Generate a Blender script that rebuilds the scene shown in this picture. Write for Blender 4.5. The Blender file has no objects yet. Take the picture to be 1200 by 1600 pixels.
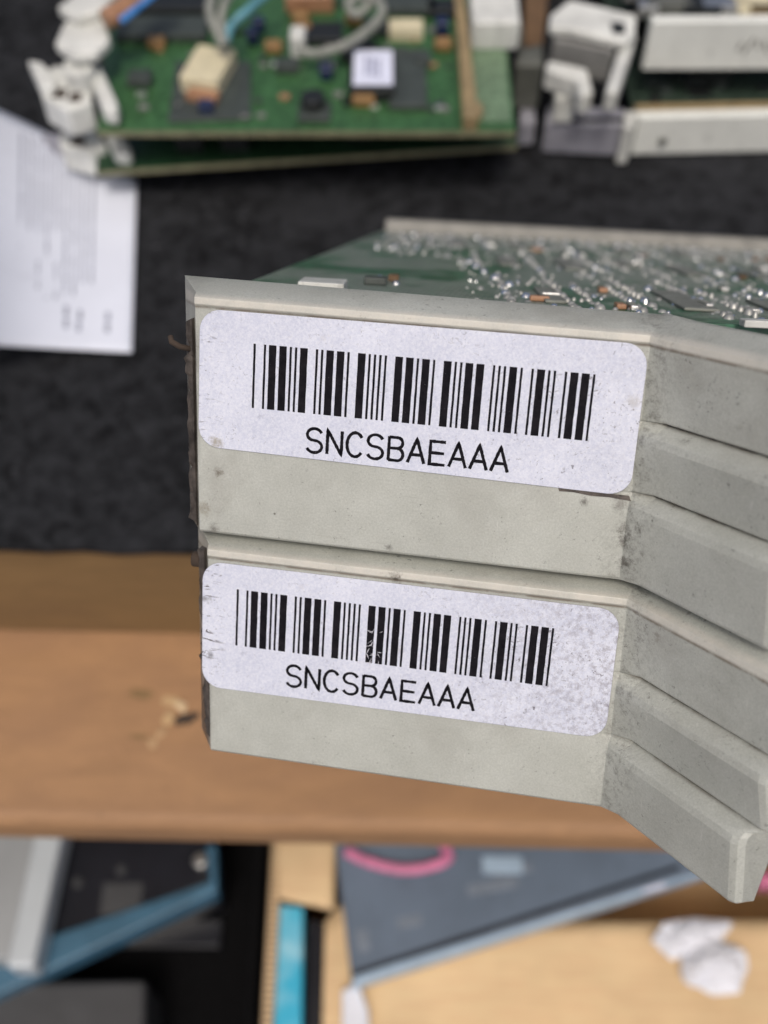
import bpy, bmesh, math, random
from mathutils import Vector, Matrix, noise as mnoise
random.seed(7)
MM = 0.001
S = bpy.context.scene
COL = S.collection
V = Vector

# ------------------------------------------------------------------ camera
F_PX = 1700.0                    # focal length in pixels of the 1200x1600 picture
PITCH = math.radians(56)         # looking down
H = 193.0                        # camera height above the table cloth, mm (cards' rear edge touches the cloth)
RIGHT = V((1, 0, 0)); FWD = V((0, math.cos(PITCH), -math.sin(PITCH))); UP = V((0, math.sin(PITCH), math.cos(PITCH)))
CAM = V((0, 0, H))
cd = bpy.data.cameras.new('camera'); cam = bpy.data.objects.new('camera', cd); COL.objects.link(cam)
cam.location = CAM * MM
cam.rotation_euler = (math.radians(90) - PITCH, 0, 0)
cd.sensor_fit = 'VERTICAL'; cd.sensor_height = 24.0; cd.sensor_width = 18.0
cd.lens = F_PX / 1600.0 * 24.0
cd.clip_start = 0.005; cd.clip_end = 200
cd.dof.use_dof = True; cd.dof.focus_distance = 0.0955
cd.dof.aperture_fstop = cd.lens / 1.5
S.camera = cam

# ------------------------------------------------------------------ sky and sun
W = bpy.data.worlds.new('World'); S.world = W; W.use_nodes = True
nt = W.node_tree
bg = nt.nodes['Background']
sky = nt.nodes.new('ShaderNodeTexSky'); sky.sky_type = 'NISHITA'; sky.sun_disc = False
SUN_EL, SUN_AZ = math.radians(65), math.radians(184)     # azimuth clockwise from +Y
sky.sun_elevation = SUN_EL; sky.sun_rotation = SUN_AZ
sky.air_density = 0.75; sky.dust_density = 6.0; sky.ozone_density = 0.6
nt.links.new(sky.outputs[0], bg.inputs[0]); bg.inputs[1].default_value = 0.13
sl = bpy.data.lights.new('sun', 'SUN'); so = bpy.data.objects.new('sun', sl); COL.objects.link(so)
sl.energy = 1.5; sl.angle = math.radians(14); sl.color = (1.0, 0.95, 0.88)
sd = V((math.sin(SUN_AZ) * math.cos(SUN_EL), math.cos(SUN_AZ) * math.cos(SUN_EL), math.sin(SUN_EL)))
so.rotation_euler = sd.to_track_quat('Z', 'Y').to_euler(); so.location = (0.3, -0.6, 1.5)
S.view_settings.view_transform = 'Standard'; S.view_settings.look = 'None'
S.view_settings.exposure = -0.18; S.view_settings.gamma = 1.0

# ------------------------------------------------------------------ helpers
def ray(px, py):
    return (RIGHT * ((px - 600) / F_PX) - UP * ((py - 800) / F_PX) + FWD)
def P(px, py, z):                                  # where the sight line of a photo point meets height z (mm)
    d = ray(px, py); t = (z - H) / d.z
    return CAM + d * t
def lin(c):
    return tuple(((x / 255) / 12.92 if x / 255 <= 0.04045 else ((x / 255 + 0.055) / 1.055) ** 2.4) for x in c)

class N:
    def __init__(s, name):
        s.m = bpy.data.materials.new(name); s.m.use_nodes = True
        s.t = s.m.node_tree; s.b = s.t.nodes['Principled BSDF']
        s.tc = s.t.nodes.new('ShaderNodeTexCoord')
    def n(s, typ, **kw):
        x = s.t.nodes.new(typ)
        for k, v in kw.items(): setattr(x, k, v)
        return x
    def l(s, a, b): s.t.links.new(a, b)
    def noise(s, scale, detail=3, rough=0.6, stretch=None, dist=0.0):
        x = s.n('ShaderNodeTexNoise'); x.inputs['Scale'].default_value = scale
        x.inputs['Detail'].default_value = detail; x.inputs['Roughness'].default_value = rough
        x.inputs['Distortion'].default_value = dist
        if stretch:
            mp = s.n('ShaderNodeMapping'); mp.inputs['Scale'].default_value = stretch
            s.l(s.tc.outputs['Object'], mp.inputs[0]); s.l(mp.outputs[0], x.inputs['Vector'])
        else: s.l(s.tc.outputs['Object'], x.inputs['Vector'])
        return x.outputs['Fac']
    def ramp(s, fac, a, b, ca=(0, 0, 0), cb=(1, 1, 1)):
        x = s.n('ShaderNodeValToRGB'); e = x.color_ramp.elements
        e[0].position = a; e[0].color = (*ca, 1); e[1].position = b; e[1].color = (*cb, 1)
        s.l(fac, x.inputs[0]); return x.outputs[0]
    def mix(s, fac, a, b, mode='MIX'):
        x = s.n('ShaderNodeMix', data_type='RGBA', blend_type=mode)
        for sock, val in ((x.inputs[0], fac), (x.inputs[6], a), (x.inputs[7], b)):
            if isinstance(val, (int, float)): sock.default_value = val
            elif isinstance(val, tuple): sock.default_value = (*val[:3], 1)
            else: s.l(val, sock)
        return x.outputs[2]
    def math(s, op, a, b=0.0, clamp=False):
        x = s.n('ShaderNodeMath', operation=op); x.use_clamp = clamp
        for sock, val in ((x.inputs[0], a), (x.inputs[1], b)):
            if isinstance(val, (int, float)): sock.default_value = val
            else: s.l(val, sock)
        return x.outputs[0]
    def xyz(s):
        x = s.n('ShaderNodeSeparateXYZ'); s.l(s.tc.outputs['Object'], x.inputs[0]); return x.outputs
    def spot(s, base, u, w, v, rad, col, amt):
        d = s.n('ShaderNodeVectorMath', operation='DISTANCE'); s.l(s.tc.outputs['Object'], d.inputs[0]); d.inputs[1].default_value = (u * MM, w * MM, -v * MM)
        rag = s.math('MULTIPLY', s.noise(1900 if rad > .3 else 2500, 4, .8), (2.6 if rad > .3 else 1.3) * rad * MM)
        e = s.math('ADD', d.outputs['Value'], rag)
        m = s.n('ShaderNodeMapRange'); m.inputs[1].default_value = (2.1 if rad > .3 else 1.55) * rad * MM; m.inputs[2].default_value = (1.35 if rad > .3 else .75) * rad * MM; m.inputs[4].default_value = amt
        s.l(e, m.inputs[0]); return s.mix(m.outputs[0], base, col)
    def bump(s, h, strength=0.3, dist=0.0002):
        x = s.n('ShaderNodeBump'); x.inputs['Strength'].default_value = strength; x.inputs['Distance'].default_value = dist
        s.l(h, x.inputs['Height']); s.l(x.outputs[0], s.b.inputs['Normal'])
    def done(s, col, rough=0.5, metal=0.0, spec=0.5):
        if isinstance(col, tuple): s.b.inputs['Base Color'].default_value = (*col[:3], 1)
        else: s.l(col, s.b.inputs['Base Color'])
        if isinstance(rough, (int, float)): s.b.inputs['Roughness'].default_value = rough
        else: s.l(rough, s.b.inputs['Roughness'])
        s.b.inputs['Metallic'].default_value = metal
        s.b.inputs['Specular IOR Level'].default_value = spec
        return s.m

def simple(name, c, rough=0.5, metal=0.0, var=0.25, scale=300, dirt=0.25, spec=0.5, bump=0.15):
    """plain surface with uneven tone, dust flecks and slight relief"""
    k = N(name)
    a = k.noise(scale, 4); lo = tuple(x * (1 - var) for x in c); hi = tuple(min(1, x * (1 + var)) for x in c)
    base = k.ramp(a, 0.3, 0.72, lo, hi)
    sp = k.ramp(k.noise(scale * 5, 2), 0.62, 0.70)
    base = k.mix(k.math('MULTIPLY', sp, dirt), base, tuple(x * 0.35 for x in c))
    k.bump(k.noise(scale * 3, 3), bump, 0.0003)
    return k.done(base, rough, metal, spec)

# ---- materials
def handle_plastic(name, xl, spots=()):
    k = N(name); X, Y, Z = k.xyz()
    base = k.ramp(k.noise(140, 4, 0.65), 0.3, 0.72, (0.392, 0.403, 0.362), (0.482, 0.497, 0.452))
    fine = k.ramp(k.noise(5600, 3, 0.8), 0.34, 0.68)
    base = k.mix(0.13, base, fine, 'OVERLAY')
    # black flecks and hairs of grime
    fl = k.ramp(k.noise(1700, 3, 0.85), 0.605, 0.66)
    fl2 = k.ramp(k.noise(230, 2), 0.44, 0.60)
    base = k.mix(k.math('MULTIPLY', k.math('MULTIPLY', fl, fl2), 0.55), base, (0.05, 0.045, 0.04))
    # broad finger dirt
    br = k.ramp(k.noise(75, 5, 0.7, dist=0.6), 0.55, 0.75)
    base = k.mix(k.math('MULTIPLY', br, 0.34), base, (0.20, 0.18, 0.15))
    scr = k.ramp(k.noise(900, 3, .7, stretch=(.06, 1, 1.4), dist=.4), .66, .70)
    base = k.mix(k.math('MULTIPLY', k.math('MULTIPLY', scr, fl2), .35), base, (.24, .22, .19))
    scr2 = k.ramp(k.noise(800, 3, .7, stretch=(1.6, 1, .12), dist=.6), .69, .72)
    base = k.mix(k.math('MULTIPLY', scr2, .3), base, (.66, .66, .62))
    # ground-in dirt on the left end, where the plug end was handled
    g = k.n('ShaderNodeMapRange'); g.inputs[1].default_value = (xl + 2.0) * MM; g.inputs[2].default_value = (xl + 0.9) * MM
    k.l(X, g.inputs[0])
    gr = k.math('MULTIPLY', g.outputs[0], k.ramp(k.noise(420, 4, 0.7, stretch=(1, 1, .45)), 0.30, 0.50))
    gz = k.n('ShaderNodeMapRange'); gz.inputs[1].default_value = 1.2 * MM; gz.inputs[2].default_value = -0.6 * MM; gz.inputs[3].default_value = .15
    k.l(Z, gz.inputs[0]); gr = k.math('MULTIPLY', gr, gz.outputs[0])
    base = k.mix(k.math('MULTIPLY', gr, 0.92), base, (0.055, 0.042, 0.035))
    # dirt that settled along the fold
    f1 = k.math('ABSOLUTE', k.math('SUBTRACT', X, (xl + 40.3) * MM))
    f2 = k.n('ShaderNodeMapRange'); f2.inputs[1].default_value = 2.6 * MM; f2.inputs[2].default_value = 0.0
    k.l(f1, f2.inputs[0])
    gr2 = k.math('MULTIPLY', f2.outputs[0], k.ramp(k.noise(1300, 4, 0.85), 0.48, 0.66))
    base = k.mix(k.math('MULTIPLY', gr2, 0.55), base, (0.07, 0.06, 0.05))
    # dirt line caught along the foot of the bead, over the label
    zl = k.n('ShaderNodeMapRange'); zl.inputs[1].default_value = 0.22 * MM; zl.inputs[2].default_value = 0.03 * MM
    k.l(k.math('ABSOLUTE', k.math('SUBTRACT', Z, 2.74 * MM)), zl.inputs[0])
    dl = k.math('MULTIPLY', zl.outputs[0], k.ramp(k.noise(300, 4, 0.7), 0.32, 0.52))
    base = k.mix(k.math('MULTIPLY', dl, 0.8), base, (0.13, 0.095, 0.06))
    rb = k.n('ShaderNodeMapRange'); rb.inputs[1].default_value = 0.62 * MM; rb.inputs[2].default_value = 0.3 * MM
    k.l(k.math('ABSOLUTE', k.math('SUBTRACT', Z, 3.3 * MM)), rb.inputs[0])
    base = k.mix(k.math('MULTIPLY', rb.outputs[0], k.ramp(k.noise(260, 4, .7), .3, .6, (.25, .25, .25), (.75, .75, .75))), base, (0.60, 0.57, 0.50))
    lv = k.n('ShaderNodeMapRange'); lv.inputs[1].default_value = (xl + 39.8) * MM; lv.inputs[2].default_value = (xl + 41.2) * MM; k.l(X, lv.inputs[0])
    for vz in (3.62, 9.82):  # shadow lines painted into the grooves between the lever's ribs
        cz = k.n('ShaderNodeMapRange'); cz.inputs[1].default_value = 0.30 * MM; cz.inputs[2].default_value = 0.06 * MM
        k.l(k.math('ABSOLUTE', k.math('ADD', Z, vz * MM)), cz.inputs[0])
        cm = k.math('MULTIPLY', k.math('MULTIPLY', cz.outputs[0], lv.outputs[0]), k.ramp(k.noise(330, 4, .7), .36, .6))
        base = k.mix(k.math('MULTIPLY', cm, .75), base, (0.10, 0.08, 0.055))
    for sp in spots: base = k.spot(base, *sp)
    h = k.math('ADD', k.noise(2600, 3, 0.7), k.math('MULTIPLY', k.noise(500, 3), 0.8))
    k.bump(h, 0.24, 0.00009)
    k.b.inputs['Subsurface Weight'].default_value = .25; k.b.inputs['Subsurface Radius'].default_value = (1.0, .95, .8); k.b.inputs['Subsurface Scale'].default_value = .0012
    return k.done(base, 0.36, 0, 0.5)

def label_paper(name, xl, worn, spots=()):
    k = N(name); X, Y, Z = k.xyz()
    base = k.ramp(k.noise(160, 4, 0.6), 0.3, 0.7, (0.565, 0.59, 0.685), (0.66, 0.685, 0.775))
    fine = k.ramp(k.noise(4200, 3, 0.8), 0.36, 0.66)
    base = k.mix(0.18, base, fine, 'OVERLAY')
    fl = k.ramp(k.noise(1500, 3, 0.85, dist=1.6), 0.60, 0.66)
    g = k.n('ShaderNodeMapRange'); g.inputs[1].default_value = (xl + 20) * MM; g.inputs[2].default_value = (xl + 38) * MM
    k.l(X, g.inputs[0])
    z = k.math('ADD', k.math('MULTIPLY', g.outputs[0], worn), 0.16)
    zone = k.ramp(k.noise(190, 3), 0.36, 0.60)
    base = k.mix(k.math('MULTIPLY', k.math('MULTIPLY', fl, zone), k.math('ADD', z, 0.25, True)), base, (0.10, 0.09, 0.10))
    g2 = k.n('ShaderNodeMapRange'); g2.inputs[1].default_value = (xl + 2.6) * MM; g2.inputs[2].default_value = (xl) * MM
    k.l(X, g2.inputs[0])
    hair = k.ramp(k.noise(520, 3, 0.7, stretch=(.5, 1, 2.6), dist=2.0), 0.60, 0.64)
    base = k.mix(k.math('MULTIPLY', k.math('MULTIPLY', hair, g2.outputs[0]), worn * 1.5, True), base, (0.06, 0.05, 0.05))
    gs = k.math('MULTIPLY', k.ramp(k.noise(1700, 4, 0.85), 0.46, 0.64), k.math('MULTIPLY', g.outputs[0], .7 if worn > 1 else .12))
    base = k.mix(gs, base, (0.25, 0.235, 0.27))
    stain = k.ramp(k.noise(260, 4, 0.8), 0.66, 0.80)
    base = k.mix(k.math('MULTIPLY', stain, 0.30), base, (0.35, 0.31, 0.26))
    for sp in spots: base = k.spot(base, *sp)
    k.bump(k.math('ADD', k.noise(3000, 3), k.noise(300, 3)), 0.22, 0.00008)
    return k.done(base, 0.5, 0, 0.4)

def ink():
    k = N('thermal_ink')
    base = k.ramp(k.noise(900, 4, 0.8), 0.35, 0.75, (0.004, 0.004, 0.006), (0.018, 0.016, 0.020))
    wear = k.ramp(k.noise(2600, 3, 0.85), 0.68, 0.73)
    base = k.mix(k.math('MULTIPLY', wear, 0.5), base, (0.35, 0.34, 0.37))
    return k.done(base, 0.75, 0, 0.08)

def pcb_green(name, c, dark=0.5, hatch=0.0):
    k = N(name)
    base = k.ramp(k.noise(70, 5, 0.7), 0.3, 0.7, tuple(x * dark for x in c), c)
    vo = k.n('ShaderNodeTexVoronoi', feature='DISTANCE_TO_EDGE', distance='CHEBYCHEV'); vo.inputs['Scale'].default_value = 260
    k.l(k.tc.outputs['Object'], vo.inputs['Vector'])
    tr = k.ramp(vo.outputs['Distance'], 0.05, 0.09, (1, 1, 1), (0, 0, 0))
    base = k.mix(k.math('MULTIPLY', tr, 0.35), base, tuple(min(1, x * 1.9 + .01) for x in c))
    if hatch:
        br = k.n('ShaderNodeTexBrick'); br.inputs['Scale'].default_value = 420
        br.inputs['Color1'].default_value = (1, 1, 1, 1); br.inputs['Color2'].default_value = (.6, .6, .6, 1); br.inputs['Mortar'].default_value = (0, 0, 0, 1)
        br.inputs['Mortar Size'].default_value = 0.03
        k.l(k.tc.outputs['Object'], br.inputs['Vector'])
        zone = k.ramp(k.noise(48, 3, 0.6), 0.43, 0.50)
        base = k.mix(k.math('MULTIPLY', k.math('MULTIPLY', br.outputs[0], zone), hatch), base, (0.30, 0.31, 0.29))
    k.bump(k.noise(900, 3), 0.25, 0.0002)
    return k.done(base, 0.38, 0, 0.5)

def wood(name, c, seed=0):
    k = N(name)
    g = k.noise(170, 6, 0.75, stretch=(0.3, 1.3, 1.3), dist=0.8)
    base = k.ramp(g, 0.28, 0.74, tuple(x * 0.80 for x in c), tuple(x * 1.14 for x in c))
    blot = k.ramp(k.noise(60, 5, 0.7, stretch=(.45, 1.3, 1.3), dist=.5), 0.38, 0.66)
    base = k.mix(k.math('MULTIPLY', blot, 0.6), base, (c[0] * .74, c[1] * .74, c[2] * .82))
    dk = k.ramp(k.noise(520, 4, 0.85), 0.62, 0.68)
    base = k.mix(k.math('MULTIPLY', dk, 0.55), base, tuple(x * 0.22 for x in c))
    lt = k.ramp(k.noise(1100, 3, 0.8, stretch=(1.1, 1, 1)), 0.67, 0.71)
    base = k.mix(k.math('MULTIPLY', lt, 0.45), base, (c[0] * 1.6, c[1] * 1.7, c[2] * 1.8))
    k.bump(k.math('ADD', k.noise(400, 5, 0.7, stretch=(.4, 1, 1)), k.noise(1500, 3)), 0.35, 0.0003)
    return k.done(base, 0.62, 0, 0.3)

def felt():
    k = N('black_felt')
    base = k.ramp(k.noise(190, 7, 0.85, dist=0.6), 0.39, 0.66, (0.0025, 0.0027, 0.003), (0.034, 0.036, 0.040))
    base = k.mix(k.math('MULTIPLY', k.ramp(k.noise(30, 3), .45, .7), .4), base, (0.036, 0.038, 0.043))
    lint = k.ramp(k.noise(420, 4, 0.85), 0.63, 0.70)
    base = k.mix(k.math('MULTIPLY', lint, 0.7), base, (0.12, 0.125, 0.135))
    k.bump(k.math('ADD', k.noise(700, 5, 0.8), k.noise(300, 4)), 0.6, 0.0005)
    return k.done(base, 0.95, 0, 0.15)

def card(name, c):
    k = N(name)
    base = k.ramp(k.noise(18, 5, 0.65), 0.3, 0.7, tuple(x * 0.82 for x in c), tuple(min(1, x * 1.1) for x in c))
    st = k.noise(60, 3, 0.5, stretch=(1, 12, 1))
    base = k.mix(0.05, base, k.ramp(st, 0.4, 0.6), 'OVERLAY')
    k.bump(k.noise(50, 4), 0.3, 0.002)
    return k.done(base, 0.75, 0, 0.25)

M = dict(
    ink=ink(), felt=felt(),
    pcb_front=pcb_green('solder_side_green', (0.035, 0.125, 0.068), 0.5, 0.95),
    pcb_left=pcb_green('board_green', (0.040, 0.115, 0.040), 0.5),
    pcb_shaded=pcb_green('shaded_board_green', (0.016, 0.05, 0.02), 0.5),  # green darkened to stand in for shade beneath the upper board
    pcb_pale=pcb_green('pale_board_green', (0.13, 0.20, 0.12), 0.75),
    pcb_dark=pcb_green('dark_olive_board', (0.035, 0.055, 0.04), 0.5),
    pcb_edge=simple('fibreglass_edge', (0.21, 0.20, 0.12), 0.7, var=.3),
    solder=simple('solder', (0.85, 0.85, 0.82), 0.26, 1.0, var=.12, dirt=.15, bump=.25, scale=600),
    pad_grey=simple('dusty_grey_pad', (0.19, 0.20, 0.175), .6, var=.35, scale=500),
    dull_solder=simple('dull_solder', (0.42, 0.42, 0.39), 0.42, 0.5, var=.3, scale=500), grey_strip=simple('grey_plastic', (0.215, 0.21, 0.185), 0.5),
    white_plastic=simple('white_plastic', (0.64, 0.65, 0.61), 0.45, scale=120, dirt=.4),
    offwhite=simple('offwhite_panel', (0.76, 0.78, 0.73), 0.5, var=.1, scale=60),
    lilac=simple('lilac_grey_plastic', (0.30, 0.30, 0.34), 0.5, scale=120),
    midgrey=simple('mid_grey_plastic', (0.20, 0.20, 0.19), 0.55, scale=120),
    dim=simple('dull_grey_plastic', (0.11, 0.115, 0.10), 0.55, scale=120),
    chip=simple('black_epoxy', (0.012, 0.014, 0.014), 0.45),
    chipgrey=simple('grey_epoxy', (0.045, 0.055, 0.05), 0.5),
    cream=simple('cream_plastic', (0.62, 0.56, 0.38), 0.5, var=.12),
    orange=simple('orange_tantalum', (0.26, 0.15, 0.055), 0.45),
    copper=simple('copper_brown', (0.34, 0.18, 0.10), 0.4),
    brown=simple('brown_hardboard', (0.13, 0.075, 0.035), 0.7),
    blueblack=simple('dark_blue_plastic', (0.012, 0.022, 0.07), 0.4),
    brass=simple('dull_brass', (0.28, 0.21, 0.11), 0.5),
    sticker=simple('white_sticker', (0.70, 0.73, 0.86), 0.5, var=.06),
    faint=simple('faint_print', (0.36, 0.38, 0.50), 0.6, var=.1),
    greycable=simple('grey_cable', (0.24, 0.25, 0.22), 0.45),
    bluewire=simple('pale_blue_wire', (0.10, 0.27, 0.33), 0.4),
    blueribbon=simple('blue_ribbon', (0.05, 0.24, 0.62), 0.4),
    paper=simple('white_paper', (0.70, 0.735, 0.82), 0.65, var=.05, scale=40, dirt=.08),
    paperink=simple('grey_print', (0.30, 0.32, 0.39), 0.7, var=.2),
    wood_a=wood('brown_wood', (0.375, 0.215, 0.108)),
    wood_b=wood('brown_wood_edge', (0.245, 0.155, 0.07)),
    palewood=simple('pale_raw_wood', (0.60, 0.46, 0.28), .8), scuffwood=simple('scuffed_wood', (0.42, 0.275, 0.145), .8),
    rawwood=simple('raw_wood', (0.47, 0.32, 0.165), 0.8),
    scuffed_paper=simple('scuffed_paper', (0.55, 0.55, 0.60), .7), filth_and_shadow=simple('filthy_plastic_and_shadow', (0.085, 0.072, 0.062), 0.7, var=.75, scale=500, dirt=.8, bump=.6), grime=simple('dirty_adhesive', (0.13, 0.11, 0.09), 0.8), gouge=simple('dark_gouge', (0.05, 0.035, 0.025), 0.9),
    cardbox=card('cardboard', (0.72, 0.52, 0.30)),
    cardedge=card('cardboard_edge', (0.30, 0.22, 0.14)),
    slate=simple('slate_blue_cover', (0.12, 0.16, 0.215), 0.45, var=.15, scale=40),
    paleblue=simple('pale_blue_edge', (0.33, 0.44, 0.55), 0.5, var=.2, scale=60),
    slateink=simple('pale_slate_print', (0.17, 0.205, 0.25), 0.5),
    pink=simple('pink_rubber', (0.62, 0.19, 0.34), 0.4),
    tissue=simple('white_tissue', (0.74, 0.76, 0.82), 0.8, var=.08, dirt=.05, scale=60),
    cyan=None, silver=simple('silver_metal', (0.36, 0.38, 0.39), 0.42, 0.25, var=.06, scale=40, dirt=.05),
    silverrim=simple('silver_rim', (0.55, 0.60, 0.63), 0.38, 0.2, var=.06, scale=40, dirt=.05),
    blackgloss=simple('black_gloss', (0.012, 0.013, 0.018), 0.3, scale=60),
    bluemetal=simple('blue_painted_edge', (0.05, 0.13, 0.20), 0.4, scale=60),
    darkgrey=simple('dark_grey_plastic', (0.045, 0.047, 0.05), 0.55, scale=40),
    blackcrate=simple('black_crate_plastic', (0.004, 0.004, 0.0045), 0.9, spec=.08),
    ground=simple('grey_paving', (0.16, 0.155, 0.15), 0.85, scale=12),
    tin=simple('tinned_metal', (0.6, 0.6, 0.58), 0.3, 0.9),
)
def cyan_mat():
    k = N('cyan_print'); b = k.ramp(k.noise(35, 3), 0.45, 0.68, (0.04, 0.42, 0.62), (0.45, 0.72, 0.80))
    return k.done(b, 0.4)
M['cyan'] = cyan_mat()

# ---- mesh building
class MB:
    def __init__(s): s.bm = bmesh.new()
    def poly_prism(s, bottom, top):
        a = [s.bm.verts.new(p) for p in bottom]; b = [s.bm.verts.new(p) for p in top]
        n = len(a)
        s.bm.faces.new(a[::-1]); s.bm.faces.new(b)
        for i in range(n):
            j = (i + 1) % n; s.bm.faces.new((a[i], a[j], b[j], b[i]))
        return s
    def flat(s, pts):
        s.bm.faces.new([s.bm.verts.new(p) for p in pts]); return s
    def box(s, c, size, mat=None):
        m = mat or Matrix.Identity(3); c = V(c); x, y, z = (V(q) for q in (m @ V((size[0] / 2, 0, 0)), m @ V((0, size[1] / 2, 0)), m @ V((0, 0, size[2] / 2))))
        return s.poly_prism([c - x - y - z, c + x - y - z, c + x + y - z, c - x + y - z], [c - x - y + z, c + x - y + z, c + x + y + z, c - x + y + z])
    def cyl(s, c, r, h, n=16, axis=V((0, 0, 1)), r2=None):
        q = axis.to_track_quat('Z', 'Y').to_matrix(); r2 = r if r2 is None else r2; c = V(c)
        ring = lambda rr, z: [c + q @ V((rr * math.cos(2 * math.pi * i / n), rr * math.sin(2 * math.pi * i / n), z)) for i in range(n)]
        return s.poly_prism(ring(r, 0), ring(r2, h))
    def dome(s, c, r, h, n=8, q=None):
        q = q or Matrix.Identity(3); c = V(c); rings = []
        for rr, z in ((1, 0), (.8, .55), (.42, .9)):
            rings.append([s.bm.verts.new(c + q @ V((r * rr * math.cos(2 * math.pi * i / n), r * rr * math.sin(2 * math.pi * i / n), h * z))) for i in range(n)])
        for a, b in zip(rings, rings[1:]):
            for i in range(n): s.bm.faces.new((a[i], a[(i + 1) % n], b[(i + 1) % n], b[i]))
        s.bm.faces.new(rings[-1]); return s
    def tube(s, pts, r, n=8):
        pts = [V(p) for p in pts]; rings = []
        for i, p in enumerate(pts):
            t = (pts[min(i + 1, len(pts) - 1)] - pts[max(i - 1, 0)]).normalized()
            a = t.orthogonal().normalized() if not rings else (pa - t * pa.dot(t)).normalized()
            pa = a; b = t.cross(a)
            rings.append([s.bm.verts.new(p + (a * math.cos(2 * math.pi * k / n) + b * math.sin(2 * math.pi * k / n)) * r) for k in range(n)])
        for x, y in zip(rings, rings[1:]):
            for k in range(n): s.bm.faces.new((x[k], x[(k + 1) % n], y[(k + 1) % n], y[k]))
        s.bm.faces.new(rings[0][::-1]); s.bm.faces.new(rings[-1]); return s
    def build(s, name, mat, parent=None, bevel=0.0, seg=2, smooth=False, kind=None, shift=None, angle=35):
        bmesh.ops.recalc_face_normals(s.bm, faces=s.bm.faces[:])
        o = V(shift) if shift else V((0, 0, 0))
        for v in s.bm.verts: v.co = (v.co - o) * MM
        me = bpy.data.meshes.new(name); s.bm.to_mesh(me); s.bm.free(); me.materials.append(mat)
        ob = bpy.data.objects.new(name, me); COL.objects.link(ob)
        if parent: ob.parent = parent
        ob.location = o * MM
        if bevel:
            md = ob.modifiers.new('bevel', 'BEVEL'); md.width = bevel * MM; md.segments = seg; md.limit_method = 'ANGLE'; md.angle_limit = math.radians(angle)
            md.harden_normals = True; smooth = True
        if smooth: me.polygons.foreach_set('use_smooth', [True] * len(me.polygons))
        if kind: ob['kind'] = kind
        return ob

def thing(name, label, cat, mat=None, loc=None, group=None):
    o = bpy.data.objects.new(name, None); COL.objects.link(o); o.empty_display_size = 0.01
    if mat: o.matrix_world = mat
    if loc: o.location = V(loc) * MM
    tag(o, label, cat, group); return o
def tag(o, label, cat, group=None):
    o['label'] = label; o['category'] = cat
    if group: o['group'] = group
    return o
def spline(pts, n=40):
    pts = [V(p) for p in pts]; out = []
    q = [pts[0] * 2 - pts[1]] + pts + [pts[-1] * 2 - pts[-2]]
    for i in range(1, len(q) - 2):
        for k in range(n // (len(pts) - 1) + 1):
            t = k / (n // (len(pts) - 1) + 1)
            a, b, c, d = q[i - 1], q[i], q[i + 1], q[i + 2]
            out.append(.5 * ((2 * b) + (c - a) * t + (2 * a - 5 * b + 4 * c - d) * t * t + (3 * b - a - 3 * c + d) * t ** 3))
    out.append(pts[-1]); return out

# ------------------------------------------------------------------ ground and table
mb = MB(); mb.flat([(-60000, -60000, -455), (60000, -60000, -455), (60000, 60000, -455), (-60000, 60000, -455)])
mb.build('ground', M['ground'], kind='structure')

e0, e1 = P(0, 848, 0), P(1200, 870, 0)
EX = (e1 - e0).normalized(); EY = V((-EX.y, EX.x, 0)); EO = P(300, 853.5, 0)
def tl(x, y, z): return EO + EX * x + EY * y + V((0, 0, z))       # table frame: x along the edge, y away from the camera
LED_Z = -41.0; LED_D = 46.0
table = thing('market_table', 'long brown wooden table with a ledge board along its front, under black felt', 'table', loc=tl(0, 300, -455))
def tbox(x0, x1, y0, y1, z0, z1, name, mat, bevel=.8):
    a = [tl(x0, y0, z0), tl(x1, y0, z0), tl(x1, y1, z0), tl(x0, y1, z0)]; b = [tl(x0, y0, z1), tl(x1, y0, z1), tl(x1, y1, z1), tl(x0, y1, z1)]
    m = MB(); m.poly_prism(a, b)
    ob = m.build(name, mat, None, bevel=bevel, shift=(a[0] + a[2]) / 2)
    ob.parent = table; ob.matrix_parent_inverse = Matrix.Translation(-table.location)
    return ob
tbox(-620, 900, 0.8, 640, LED_Z - 0.5, -2.2, 'tabletop', M['wood_b'])
led = tbox(-625, 905, -LED_D, 640, LED_Z - 14, LED_Z - 0.6, 'ledge_board', M['wood_a'], 3.5)
for x, y in ((-600, 60), (-600, 600), (880, 60), (880, 600)):
    tbox(x - 22, x + 22, y - 22, y + 22, -454.5, LED_Z - 14.3, 'leg', M['wood_b'])
def on_ledge(pts, name, mat, z0, z1):
    q = [P(*p, LED_Z) for p in pts]
    m = MB(); m.poly_prism([V((p.x, p.y, LED_Z - .8 + z0)) for p in q], [V((p.x, p.y, LED_Z - .6 + z1)) for p in q])
    c = sum(q, V()) / len(q)
    ob = m.build(name, mat, shift=c); ob.parent = table; ob.matrix_parent_inverse = Matrix.Translation(-table.location); return ob
def shard(cx, cy, rx, ry, rot, name, mat, h, n=11):
    pts = []
    for k in range(n):
        a = 2 * math.pi * k / n; q = random.uniform(.55, 1.25); x, y = rx * q * math.cos(a), ry * q * math.sin(a)
        c, s_ = math.cos(rot), math.sin(rot); pts.append((cx + x * c - y * s_, cy + x * s_ + y * c))
    on_ledge(pts, name, mat, 0, h)
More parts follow.
